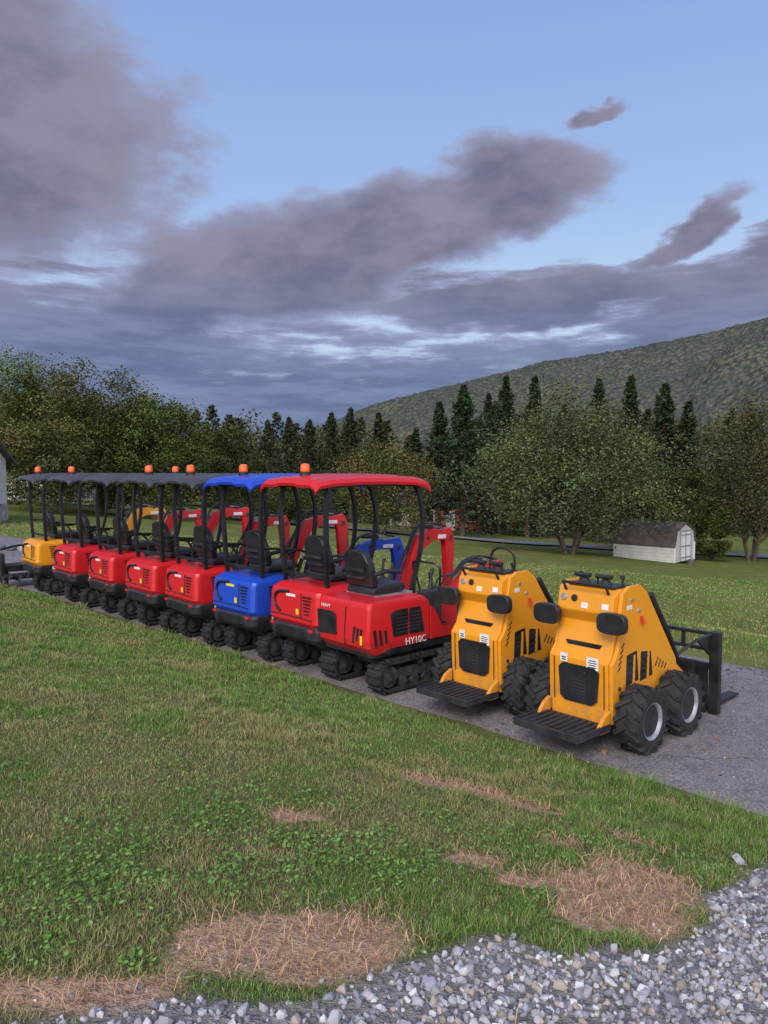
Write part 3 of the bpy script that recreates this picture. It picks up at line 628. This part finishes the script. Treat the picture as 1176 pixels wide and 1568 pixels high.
def excavator(x,y,body,roof,canopy=True,pk=1.5,name='mini_excavator',da=0,bx=None,sw=0):
    e=bpy.data.objects.new(name,None); link(e); e.location=(x,y,.014); e.rotation_euler=(0,0,HEAD+math.radians(da))
    undercarriage(e)
    prism('deck',rrect(-.60,.62,-.44,.44,(.08,.15,.15,.08)),.40,.47,BLK,e,.01,axis='z')
    box('floor_mat',(.6,.7,.02),(.32,0,.482),RUB,e,.004)
    if canopy:
        k=(.03,.09,.09,.03); x1=-.22
        loft('counterweight',[(rrect(-.70,x1,-.41,.41,k),.38),(rrect(-.79,x1,-.455,.455,k),.45),(rrect(-.80,x1,-.46,.46,k),.54),(rrect(-.775,x1,-.45,.45,k),.57)],DGR,e)
        loft('engine_hood',[(rrect(-.755,x1-.01,-.44,.44,k),.565),(rrect(-.80,x1-.01,-.462,.462,k),.62),(rrect(-.785,x1-.01,-.458,.458,k),.90),(rrect(-.765,x1-.01,-.45,.45,k),.955),(rrect(-.70,x1-.02,-.40,.40,k),1.0),(rrect(-.64,x1-.03,-.36,.36,k),1.01)],body,e,ang=28)
        tube('rear_groove',[(-.788,.06,.93),(-.792,.24,.915),(-.796,.31,.86),(-.800,.30,.76),(-.802,.20,.70)],.018,BLK,e,6,smooth_pts=4)
        tube('hood_seam',[(-.803,-.38,.665),(-.803,-.1,.672),(-.803,.2,.672),(-.803,.38,.665)],.006,BLK,e,6)
        tube('hood_seam',[(-.803,-.18,.67),(-.796,-.18,.80),(-.788,-.17,.93)],.005,BLK,e,6)
        prism('tail_recess',[(-.30,.48),(-.24,.55),(.24,.55),(.30,.48),(.18,.45),(-.18,.45)],-.812,-.79,BLK,e,.004,axis='x')
        bm=bmesh.new()
        for i in range(6): addbox(bm,(.012,.15-.012*i,.016),(-.790-.001*i,-.28,.90-.036*i))
        for i in range(6):
            for s_ in (-1,1): addbox(bm,(.24-.014*i,.012,.017),(-.45,s_*.4605,.90-.038*i))
        fin('vent_slats',bm,BLK,e)
        for s_ in (-1,1): prism('side_scoop',[(-.42,.60),(-.24,.60),(-.24,.90),(-.28,.90),(-.33,.70),(-.44,.66)],s_*.455,s_*.466,BLK,e,.003)
        label(e,(.004,.17,.030),(-.789,.02,.895),LYL if body is BLU else WHT)
        label(e,(.004,.05,.06),(-.802,-.12,.73),LYL)
        label(e,(.05,.004,.06),(-.5,-.462,.52),WHT)
        for s in (-1,1):
            box('reflector',(.02,.07,.03),(-.80,s*.36,.55),REDP,e,.005)
            prism('side_panel',[(-.22,.49),(-.22,.90),(.0,.86),(.16,.72),(.50,.62),(.52,.49)],s*.40,s*.45,body,e,.01)
        box('seat_pedestal',(.45,.66,.48),(-.05,0,.72),DGR,e,.03)
        seat(e,.99,-.22); levers(e,.24,1.04)
        for s in (-1,1):
            tube('rear_post',[(-.60,s*.38,.98),(-.62,s*.40,1.3),(-.64,s*.42,1.8),(-.60,s*.42,2.09)],.032,BLK,e,4,roll=.785)
            tube('front_post',[(.66,s*.42,2.10),(.74,s*.42,1.98),(.80,s*.42,1.7),(.76,s*.42,1.3),(.62,s*.42,.85),(.55,s*.41,.47)],.03,BLK,e,4,roll=.785,smooth_pts=4)
            tube('roof_rail',[(-.66,s*.42,2.085),(.7,s*.42,2.10)],.026,BLK,e,4,roll=.785)
            tube('grab_rail',[(-.60,s*.40,1.34),(-.35,s*.42,1.32),(-.2,s*.43,1.2),(-.18,s*.43,.98)],.016,BLK,e,6,smooth_pts=4)
        for xx in (-.64,.72): tube('cross_bar',[(xx,-.42,2.085),(xx,.42,2.085)],.024,BLK,e,4,roll=.785)
        tube('cross_bar_low',[(-.61,-.39,1.10),(-.61,.39,1.10)],.024,BLK,e,4,roll=.785)
        bm=bmesh.new(); xs=[-.86,-.80,-.6,-.2,.2,.6,.78,.86]; zt=[2.10,2.155,2.185,2.20,2.20,2.185,2.155,2.09]; ys=[-.52,-.50,-.43,-.2,-.14,.14,.2,.43,.50,.52]; zo=[-.07,-.03,0,.0,.018,.018,0,0,-.03,-.07]
        T_=[[bm.verts.new((a_*(1-.02*(abs(q_)>.5)),q_,b_+o_)) for q_,o_ in zip(ys,zo)] for a_,b_ in zip(xs,zt)]
        B_=[[bm.verts.new((a_*.985,q_*.985,b_+o_-.03)) for q_,o_ in zip(ys,zo)] for a_,b_ in zip(xs,zt)]
        nx_,ny_=len(xs),len(ys)
        for i in range(nx_-1):
            for j in range(ny_-1):
                bm.faces.new((T_[i][j],T_[i+1][j],T_[i+1][j+1],T_[i][j+1])); bm.faces.new((B_[i][j],B_[i][j+1],B_[i+1][j+1],B_[i+1][j]))
        for i in range(nx_-1):
            for j in (0,ny_-1): bm.faces.new((T_[i][j],B_[i][j],B_[i+1][j],T_[i+1][j]))
        for j in range(ny_-1):
            for i in (0,nx_-1): bm.faces.new((T_[i][j],T_[i][j+1],B_[i][j+1],B_[i][j]))
        fin('canopy_roof',bm,roof,e,ang=25)
        bx=-.6 if bx is None else bx
        lathe('beacon_base',[(.05,2.17),(.06,2.18),(.06,2.235),(.05,2.24)],(bx,0,0),'z',BLK,e,16)
        lathe('beacon',[(.052,2.24),(.055,2.27),(.05,2.31),(.035,2.325),(.01,2.33)],(bx,0,0),'z',ORG,e,16)
    else:
        k=(.03,.05,.05,.03)
        loft('engine_hood',[(rrect(-.66,-.05,-.42,.42,k),.42),(rrect(-.74,.12,-.45,.45,k),.50),(rrect(-.76,.12,-.455,.455,k),.58),(rrect(-.735,.12,-.445,.445,k),.88),(rrect(-.70,.06,-.42,.42,k),.94),(rrect(-.62,.02,-.36,.36,k),.96)],body,e,ang=28)
        prism('lower_skirt',rrect(-.67,.5,-.43,.43,(.05,.1,.1,.05)),.39,.43,BLK,e,.006,axis='z')
        prism('rear_grille',[(.02,.58),(.05,.78),(.10,.81),(.36,.81),(.37,.60),(.33,.56)],-.768,-.748,BLK,e,.004,axis='x')
        tube('hood_seam',[(-.752,-.10,.50),(-.765,-.10,.6),(-.742,-.10,.88)],.005,BLK,e,6)
        bm=bmesh.new()
        for i in range(3):
            addbox(bm,(.012,.03,.16-.03*i),(-.755,-.24-.055*i,.62+.01*i),Matrix.Rotation(.15,3,'X'))
            addbox(bm,(.03,.012,.17-.02*i),(-.66+.07*i,-.4565,.60),Matrix.Rotation(-.15,3,'Y'))
        fin('slots',bm,BLK,e)
        prism('side_vent',[(-.42,.58),(-.45,.82),(-.38,.85),(-.22,.85),(-.22,.58)],-.4600,-.435,BLK,e,.003)
        prism('side_vent_front',[(-.19,.58),(-.19,.85),(-.04,.85),(.02,.58)],-.4600,-.435,BLK,e,.003)
        bm=bmesh.new()
        for i in range(6): addbox(bm,(.36,.006,.008),(-.2,-.4615,.62+i*.036))
        fin('vent_louvers',bm,DGR,e)
        text(e,'HY10C',.10,(-.10,-.4580,.475),(math.radians(86),0,0),WHT)
        label(e,(.004,.03,.09),(-.764,-.36,.58),LYL)
        text(e,'HEAVY',.05,(-.752,.22,.84),(math.radians(85),0,math.radians(-90)),WHT)
        for s in (-1,1): prism('side_panel',[(.12,.48),(.12,.84),(.20,.78),(.30,.60),(.50,.54),(.50,.48)],s*.40,s*.45,body,e,.01)
        seat(e,.93,-.28,.38); levers(e,.24,1.0)
        box('seat_plate',(.5,.5,.02),(-.2,0,.965),STL,e,.004)
        for s in (-1,1): tube('front_handrail',[(.5,s*.2,.5),(.52,s*.2,1.0),(.5,s*.2,1.2),(.45,0,1.23)],.014,BLK,e,6,smooth_pts=3)
    boom(e,body,pk,sw)
    return e
GRF=simple('grey_roof',(.05,.05,.055),.45,0,.2,5)
excavator(.10,7.96,RED,RED,False,1.12)
excavator(-.42,8.53,RED,RED,True,1.48,sw=4)
excavator(-1.24,9.26,BLU,BLU,True,1.30,da=1,sw=-12)
excavator(-2.06,10.02,RED,GRF,True,1.58,da=-1,sw=-8)
excavator(-2.86,10.8,RED,GRF,True,1.5,da=1,sw=5)
excavator(-3.78,11.77,RED,GRF,True,1.6,bx=.5,sw=-6)
excavator(-4.78,12.78,RED,GRF,True,1.5,da=1)
excavator(-5.85,13.88,YEL,GRF,True,1.5,da=-1)
# ---- skid steers
def tyre_b():
    bm=bmesh.new()
    lathebm(bm,[(.135,-.075),(.15,-.10),(.20,-.108),(.232,-.095),(.245,-.06),(.248,0),(.245,.06),(.232,.095),(.20,.108),(.15,.10),(.135,.075)],36)
    for k_ in range(15):
        for s in (-1,1):
            a=2*math.pi*(k_+.5*(s>0))/15
            R=Matrix.Rotation(-a,3,'Y')@Matrix.Rotation(s*math.radians(38),3,'X')
            c=Matrix.Rotation(-a,3,'Y')@Vector((.246,s*.045,0)); addbox(bm,(.034,.125,.036),c,R)
            c=Matrix.Rotation(-a,3,'Y')@Vector((.222,s*.098,.036)); addbox(bm,(.055,.022,.034),c,Matrix.Rotation(-a,3,'Y'))
    return fin('tyre',bm,RUB,None,True,ang=25)
def rim_b():
    bm=bmesh.new()
    lathebm(bm,[(.05,-.02),(.10,-.02),(.125,-.05),(.13,-.085),(.142,-.098),(.15,-.10),(.15,-.085),(.14,.09),(.05,.09)],28)
    lathebm(bm,[(.02,-.06),(.045,-.055),(.05,-.02),(.05,0)],16)
    for i in range(5):
        a=i*1.2566; lathebm(bm,[(.009,-.035),(.009,-.02)],6,(.075*math.cos(a),0,.075*math.sin(a)))
    return fin('rim',bm,RIM,None)
def steer(x,y,da=0,loop=False):
    e=bpy.data.objects.new('skid_steer_loader',None); link(e); e.location=(x,y,.014); e.rotation_euler=(0,0,HEAD+math.radians(da))
    for sx_ in (-.315,.315):
        for s in (-1,1):
            inst('tyre','tyre',tyre_b,e,(sx_,s*.43,.262),(0,random.random()*6,0 if s<0 else math.pi)); inst('rim','rim',rim_b,e,(sx_,s*.43,.262),(0,random.random()*6,0 if s<0 else math.pi))
            tube('axle',[(sx_,s*.2,.262),(sx_,s*.40,.262)],.05,MUD,e,12)
    core=[(-.53,.26),(-.555,.70),(-.50,.76),(-.43,1.0),(-.49,1.09),(-.47,1.23),(-.36,1.285),(-.12,1.285),(0,1.19),(.44,.60),(.48,.28),(.3,.2),(-.4,.2)]
    prism('body',core,-.262,.262,YEL,e,.012)
    sidep=[(-.52,.22),(-.54,.70),(-.47,.78),(-.395,1.02),(-.43,1.10),(-.40,1.26),(-.30,1.31),(-.13,1.31),(-.02,1.24),(.50,.60),(.55,.45),(.50,.30),(.30,.22)]
    for s in (-1,1):
        prism('side_plate',sidep,s*.265,s*.30,YEL,e,.008)
        for a_,b_ in ((-.34,-.155),(-.115,.075)):
            prism('side_window',[(a_,.50),(a_+.01,.75),(b_-.02,.77 if b_<0 else .73),(b_+.015,.52)],s*.296,s*.3035,BLK,e,.002)
            bm=bmesh.new()
            for i in range(4): addbox(bm,((b_-a_)*.75,.004,.012),((a_+b_)/2,s*.3045,.55+i*.05))
            fin('window_louver',bm,DGR,e)
            prism('window_divider',[(a_+(b_-a_)*.55,.51),(a_+(b_-a_)*.6,.74),(a_+(b_-a_)*.74,.74),(a_+(b_-a_)*.72,.51)],s*.3035,s*.307,YEL,e,.001)
        bm=bmesh.new()
        for i in range(5): addbox(bm,(.055,.006,.010),(-.445+.012*i,s*.301,.66+.045*i),Matrix.Rotation(-.7,3,'Y'))
        for i in range(4): addbox(bm,(.012,.006,.085-.012*i),(.16+.05*i,s*.301,.62-.02*i),Matrix.Rotation(.6,3,'Y'))
        fin('side_slits',bm,BLK,e)
        for bx_,bz_ in ((-.27,1.2),(-.16,1.1),(.35,.42),(-.44,.35),(-.44,.5)): lathe('bolt',[(.016,0),(.016,s*.012),(.008,s*.014)],(bx_,s*.30,bz_),'y',STL if bz_>1 else DGR,e,10)
        prism('loader_arm',[(-.20,1.24),(-.10,1.30),(.02,1.22),(.60,.52),(.80,.38),(.80,.28),(.70,.26),(.50,.44),(-.08,1.12)],s*.225,s*.258,YEL,e,.008)
        tube('lift_cylinder',[(.0,s*.20,.70),(.28,s*.20,.82)],.03,BLK,e,10); tube('lift_rod',[(.06,s*.285,1.21),(.36,s*.285,.85),(.58,s*.285,.57)],.022,BLK,e,10,rs=[.026,.026,.014])
        pts=[(.125*math.copysign(abs(math.cos(a))**.6,math.cos(a)),.085*math.copysign(abs(math.sin(a))**.6,math.sin(a))) for a in [2*math.pi*i/24 for i in range(24)]]
        prism('hip_pad',[(s*.305+p[0],1.045+p[1]) for p in pts],-.60,-.535,VIN,e,.02,axis='x',seg=3)
        tube('pad_bracket',[(-.56,s*.29,1.04),(-.40,s*.25,1.06)],.02,BLK,e,6)
        lathe('control_boot',[(.06,1.283),(.055,1.30),(.035,1.34),(.02,1.36)],(-.33,s*.10,0),'z',RUB,e,14)
        tube('control_grip',[(-.36,s*.10-.075,1.375),(-.36,s*.10+.075,1.375)],.018,BLK,e,10); tube('control_stem',[(-.33,s*.10,1.33),(-.36,s*.10,1.375)],.014,BLK,e,8)
        lathe('knob',[(.01,1.28),(.01,1.35),(.022,1.36),(.022,1.375),(.01,1.385)],(-.24,s*.2,0),'z',BLK,e,10)
    tube('hand_bar',[(-.45,-.2,1.25),(-.50,-.2,1.32),(-.50,.2,1.32),(-.45,.2,1.25)],.013,BLK,e,8)
    box('control_deck',(.22,.44,.02),(-.28,0,1.293),BLK,e,.005)
    for i in (-1,0,1): tube('aux_lever',[(-.2,i*.05,1.29),(-.22,i*.05,1.37)],.008,BLK,e,6,rs=[.006,.014])
    prism('engine_access_panel',[(-.17,.38),(-.19,.62),(-.15,.655),(.15,.655),(.19,.62),(.17,.38),(.12,.345),(-.12,.345)],-.568,-.54,BLK,e,.006,axis='x')
    bm=bmesh.new()
    for i in range(5): addbox(bm,(.006,.14,.008),(-.570,0,.42+.028*i))
    lathebm(bm,[(.02,0),(.02,.01)],10,(-.575,-.08,.60),'y'); fin('panel_louvers',bm,DGR,e)
    tube('panel_seam',[(-.549,.235,.33),(-.562,.235,.69)],.004,BLK,e,6); tube('panel_seam',[(-.549,-.235,.33),(-.562,-.235,.69)],.004,BLK,e,6)
    prism('rear_slot',[(-.15,.80),(-.17,.835),(.17,.835),(.15,.80)],-.495,-.465,BLK,e,.002,axis='x')
    bm=bmesh.new()
    for i,(yy,w_) in enumerate(((.14,.07),(-.13,.11))): addbox(bm,(.004,w_,.075 if i==0 else .10),(-.561,yy,.70 if i==0 else .69))
    for yy,zz in ((.0,1.14),(-.19,1.15)): addbox(bm,(.004,.06,.045),(-.4845,yy,zz),Matrix.Rotation(.14,3,'Y'))
    fin('decals',bm,WHT,e)
    bm=bmesh.new()
    for i in range(4): addbox(bm,(.004,.08-.02*(i%2),.006),(-.564,-.13,.66+i*.018))
    addbox(bm,(.004,.04,.01),(-.564,.14,.70)); addbox(bm,(.004,.04,.01),(-.564,.14,.68)); fin('decal_print',bm,DGR,e)
    for yy in (.20,.10):
        o=lathe('gauge',[(.028,-.01),(.03,0),(.026,.008)],(0,0,0),'z',STL if yy>.15 else BLK,e,16); o.location=(-.482,yy,1.19); o.rotation_euler=(0,math.radians(-82),0)
    tube('lever_red',[(-.12,-.31,1.05),(-.12,-.33,.98)],.014,REDP,e,8)
    label(e,(.07,.004,.035),(-.30,-.302,1.14),WHT)
    box('rear_bumper',(.06,.52,.14),(-.52,0,.27),YEL,e,.01)
    for s_ in (-1,1): prism('platform_bracket',[(-.56,.18),(-.56,.34),(-.64,.30),(-.72,.22),(-.70,.18)],s_*.265,s_*.30,YEL,e,.005)
    pl=bmesh.new()
    addbox(pl,(.44,.60,.025),(-.79,0,.215)); bev(pl,.006)
    for i in range(9): addbox(pl,(.35,.02,.014),(-.79,-.24+i*.06,.235))
    addbox(pl,(.03,.60,.05),(-1.0,0,.215))
    for s in (-1,1): addbox(pl,(.44,.02,.05),(-.79,s*.30,.22))
    fin('standing_platform',pl,DGR,e)
    box('chassis',(.9,.5,.16),(0,0,.28),BLK,e,.01)
    box('quick_attach',(.06,.62,.34),(.86,0,.34),BLK,e,.01)
    for s in (-1,1): tube('tilt_cylinder',[(.50,s*.1,.58),(.84,s*.1,.48)],.025,STL,e,8)
    fx=1.03
    for s in (-1,1):
        box('fork_upright',(.07,.09,.76),(fx,s*.42,.385),BLK,e,.006)
        prism('fork_shank',[(fx-.05,.02),(fx-.05,.45),(fx-.005,.45),(fx,.07),(1.72,.045),(1.72,.025),(fx+.01,.02)],s*.31-.05,s*.31+.05,BLK,e,.004)
        prism('fork_gusset',[(fx-.05,.55),(fx-.05,.75),(.74,.72)],s*.38-.01,s*.38+.01,BLK,e,.002)
    for zz in (.745,.60,.44,.12): box('fork_rail',(.05,.75,.03 if zz>.5 else .06),(fx-.015,0,zz),BLK,e,.004)
    for yy in (-.12,.12): box('fork_rail_stay',(.03,.03,.15),(fx-.015,yy,.675),BLK,e,.003)
    for s in (-1,1): tube('top_stay',[(fx-.02,s*.40,.745),(.72,s*.37,.72),(.55,s*.28,.60)],.014,BLK,e,6)
    for s in (-.06,.06): tube('hydraulic_hose',[(.1,s,.98),(.45,s*1.5,.92),(.72,s,.70),(.86,s,.45)],.014,BLK,e,6,smooth_pts=5)
    if loop: tube('hose_loop',[(-.1,-.12,1.28),(-.12,-.12,1.44),(-.14,-.02,1.50),(-.16,.10,1.46),(-.16,.14,1.28)],.012,BLK,e,6,smooth_pts=5)
steer(2.01,6.36); steer(1.25,7.24,1,True)
e=bpy.data.objects.new('trencher_attachment',None); link(e); e.location=(-7.2,14.7,0.02); e.rotation_euler=(0,0,HEAD)
box('frame',(.9,.5,.12),(0,0,.35),BLK,e,.01); box('hitch_plate',(.06,.6,.4),(-.45,0,.45),BLK,e,.01)
bm=bmesh.new()
for i in range(9): addbox(bm,(.04,.2,.12),(-.5+.16*i,-.3,.16+.05*(i%2)),Matrix.Rotation(.5,3,'Y'))
fin('teeth',bm,MUD,e,False); tube('bar',[(-.6,-.3,.2),(1.0,-.3,.2)],.06,BLK,e,8); tube('leg',[(.3,0,.35),(.3,0,0)],.04,BLK,e,6); tube('leg',[(-.3,.1,.35),(-.3,.1,0)],.04,BLK,e,6)
tube('hoses',[(.4,.1,.4),(.1,.15,.75),(-.4,.1,.7)],.025,BLK,e,6,smooth_pts=4)
# ------------------------------------------------------------ world
w=bpy.data.worlds.new('World'); sc.world=w; w.use_nodes=True; nt=w.node_tree; bg=nt.nodes['Background']
SUN_EL=math.radians(36); SUN_AZ=math.radians(200)
sky=N(nt,'ShaderNodeTexSky',sky_type='NISHITA'); sky.sun_disc=False; sky.sun_elevation=SUN_EL; sky.sun_rotation=SUN_AZ; sky.air_density=1.1; sky.dust_density=.6
tc=N(nt,'ShaderNodeTexCoord').outputs['Generated']; s=N(nt,'ShaderNodeSeparateXYZ'); L(nt,tc,s.inputs[0])
az=math_(nt,'ARCTAN2',s.outputs[0],s.outputs[1]); el=math_(nt,'ARCSINE',s.outputs[2])
cb=N(nt,'ShaderNodeCombineXYZ'); L(nt,az,cb.inputs[0]); L(nt,math_(nt,'MULTIPLY',el,1.9),cb.inputs[1]); AE=cb.outputs[0]
cs=N(nt,'ShaderNodeCombineXYZ'); L(nt,az,cs.inputs[0]); L(nt,math_(nt,'MULTIPLY',el,6.5),cs.inputs[1]); AS=cs.outputs[0]
wn=N(nt,'ShaderNodeTexNoise'); wn.inputs['Scale'].default_value=7; wn.inputs['Detail'].default_value=4; wn.inputs['Roughness'].default_value=.6; L(nt,AE,wn.inputs['Vector'])
sub=N(nt,'ShaderNodeVectorMath',operation='SUBTRACT'); L(nt,wn.outputs['Color'],sub.inputs[0]); sub.inputs[1].default_value=(.5,.5,.5)
scl=N(nt,'ShaderNodeVectorMath',operation='MULTIPLY'); L(nt,sub.outputs[0],scl.inputs[0]); scl.inputs[1].default_value=(.14,.07,0)
cb2=N(nt,'ShaderNodeCombineXYZ'); L(nt,az,cb2.inputs[0]); L(nt,el,cb2.inputs[1]); cb2.inputs[2].default_value=1
ad=N(nt,'ShaderNodeVectorMath',operation='ADD'); L(nt,cb2.outputs[0],ad.inputs[0]); L(nt,scl.outputs[0],ad.inputs[1]); WP=ad.outputs[0]
def d2(cx,cy,rx,ry,rot=0):
    c,s_=math.cos(math.radians(rot)),math.sin(math.radians(rot)); r=[]
    for ax,ay,rr in ((c,s_,rx),(-s_,c,ry)):
        d=N(nt,'ShaderNodeVectorMath',operation='DOT_PRODUCT'); L(nt,WP,d.inputs[0]); d.inputs[1].default_value=(ax/rr,ay/rr,-(ax*cx+ay*cy)/rr); r.append(d.outputs['Value'])
    return math_(nt,'MULTIPLY_ADD',r[0],r[0],math_(nt,'MULTIPLY',r[1],r[1]))
def union(lst):
    o=None
    for a_ in lst:
        v=d2(*a_); o=v if o is None else math_(nt,'MINIMUM',o,v)
    return math_(nt,'SUBTRACT',1,math_(nt,'SQRT',o))
hi=union([(-.57,.385,.34,.185,0),(-.66,.55,.30,.26,0),(.16,.350,.145,.06,8),(.03,.31,.2,.07,14),(-.13,.265,.26,.085,10),(-.26,.225,.18,.075,28),(.37,.285,.10,.022,24),(.275,.425,.04,.009,12),(1.0,.3,.4,.14,0)])
lo=union([(-.47,.11,.5,.15,0),(.0,.07,.7,.12,0),(.52,.13,.45,.13,0),(.48,.225,.26,.055,10),(.2,.22,.28,.045,0),(-.9,.1,.6,.16,0)])
n1=noise(nt,AE,4.5,4,.58); n2=noise(nt,AE,15,4,.65); n3=noise(nt,AS,5.5,5,.62)
nz=math_(nt,'ADD',math_(nt,'MULTIPLY',math_(nt,'SUBTRACT',n1,.46),.45),math_(nt,'MULTIPLY',math_(nt,'SUBTRACT',n2,.5),.5))
nz2=math_(nt,'ADD',math_(nt,'MULTIPLY',math_(nt,'SUBTRACT',n3,.50),1.8),math_(nt,'MULTIPLY',math_(nt,'SUBTRACT',n2,.5),.3))
dh=math_(nt,'ADD',hi,nz); dl=math_(nt,'ADD',lo,nz2)
gen=math_(nt,'MULTIPLY',math_(nt,'SUBTRACT',noise(nt,tc,2.2,3,.6),.5),4); far=rng_(nt,math_(nt,'ABSOLUTE',az),.9,1.3,-3,0); gen=math_(nt,'ADD',gen,far)
dens=math_(nt,'MAXIMUM',math_(nt,'MAXIMUM',dh,dl),gen)
mask=rng_(nt,dens,-.08,.22)
ev=N(nt,'ShaderNodeValToRGB'); ev.color_ramp.elements[0].position=.0; ev.color_ramp.elements[0].color=(.62,.72,.90,1); ev.color_ramp.elements[1].position=.62; ev.color_ramp.elements[1].color=(.275,.40,.80,1)
e2=ev.color_ramp.elements.new(.18); e2.color=(.58,.72,.92,1); e3=ev.color_ramp.elements.new(.33); e3.color=(.385,.56,.90,1)
L(nt,el,ev.inputs[0])
skc=N(nt,'ShaderNodeVectorMath',operation='SCALE'); L(nt,sky.outputs[0],skc.inputs[0]); skc.inputs['Scale'].default_value=.12
clear=mix(nt,.8,skc.outputs[0],ev.outputs[0])
thick=rng_(nt,dens,.05,.45)
c_lo=mix(nt,rng_(nt,n3,.36,.64),(.13,.175,.31),(.215,.27,.44))
c_hi=mix(nt,rng_(nt,n1,.36,.64),(.155,.16,.255),(.27,.265,.375))
c_hi=mix(nt,rng_(nt,n2,.40,.66,0,.35),c_hi,(.32,.285,.37))
cc=mix(nt,rng_(nt,el,.13,.29),c_lo,c_hi)
edge_=mix(nt,rng_(nt,el,.1,.3),(.36,.43,.64),(.32,.35,.53))
cc=mix(nt,thick,edge_,cc)
col_=mix(nt,mask,clear,cc)
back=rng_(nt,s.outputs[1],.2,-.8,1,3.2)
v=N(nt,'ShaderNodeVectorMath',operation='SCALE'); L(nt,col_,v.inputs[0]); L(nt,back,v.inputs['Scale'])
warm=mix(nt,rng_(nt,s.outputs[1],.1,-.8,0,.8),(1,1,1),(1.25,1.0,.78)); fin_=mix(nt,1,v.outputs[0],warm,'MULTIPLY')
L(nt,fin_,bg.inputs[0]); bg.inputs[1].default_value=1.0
sl=bpy.data.lights.new('sun','SUN'); sl.energy=2.4; sl.angle=math.radians(28); sl.color=(1,.94,.86)
so=bpy.data.objects.new('sun',sl); link(so)
dirv=Vector((math.sin(SUN_AZ)*math.cos(SUN_EL),math.cos(SUN_AZ)*math.cos(SUN_EL),math.sin(SUN_EL)))
so.rotation_euler=dirv.to_track_quat('Z','Y').to_euler()
# ------------------------------------------------------------ camera
cam=bpy.data.cameras.new('camera'); co=bpy.data.objects.new('camera',cam); link(co); sc.camera=co
cam.sensor_fit='VERTICAL'; cam.sensor_height=36; cam.lens=26; cam.clip_end=12000; cam.clip_start=.05
co.location=(0,0,2.25); co.rotation_euler=(math.radians(90-3.1),0,0)
sc.view_settings.view_transform='Standard'; sc.view_settings.look='None'; sc.view_settings.exposure=0
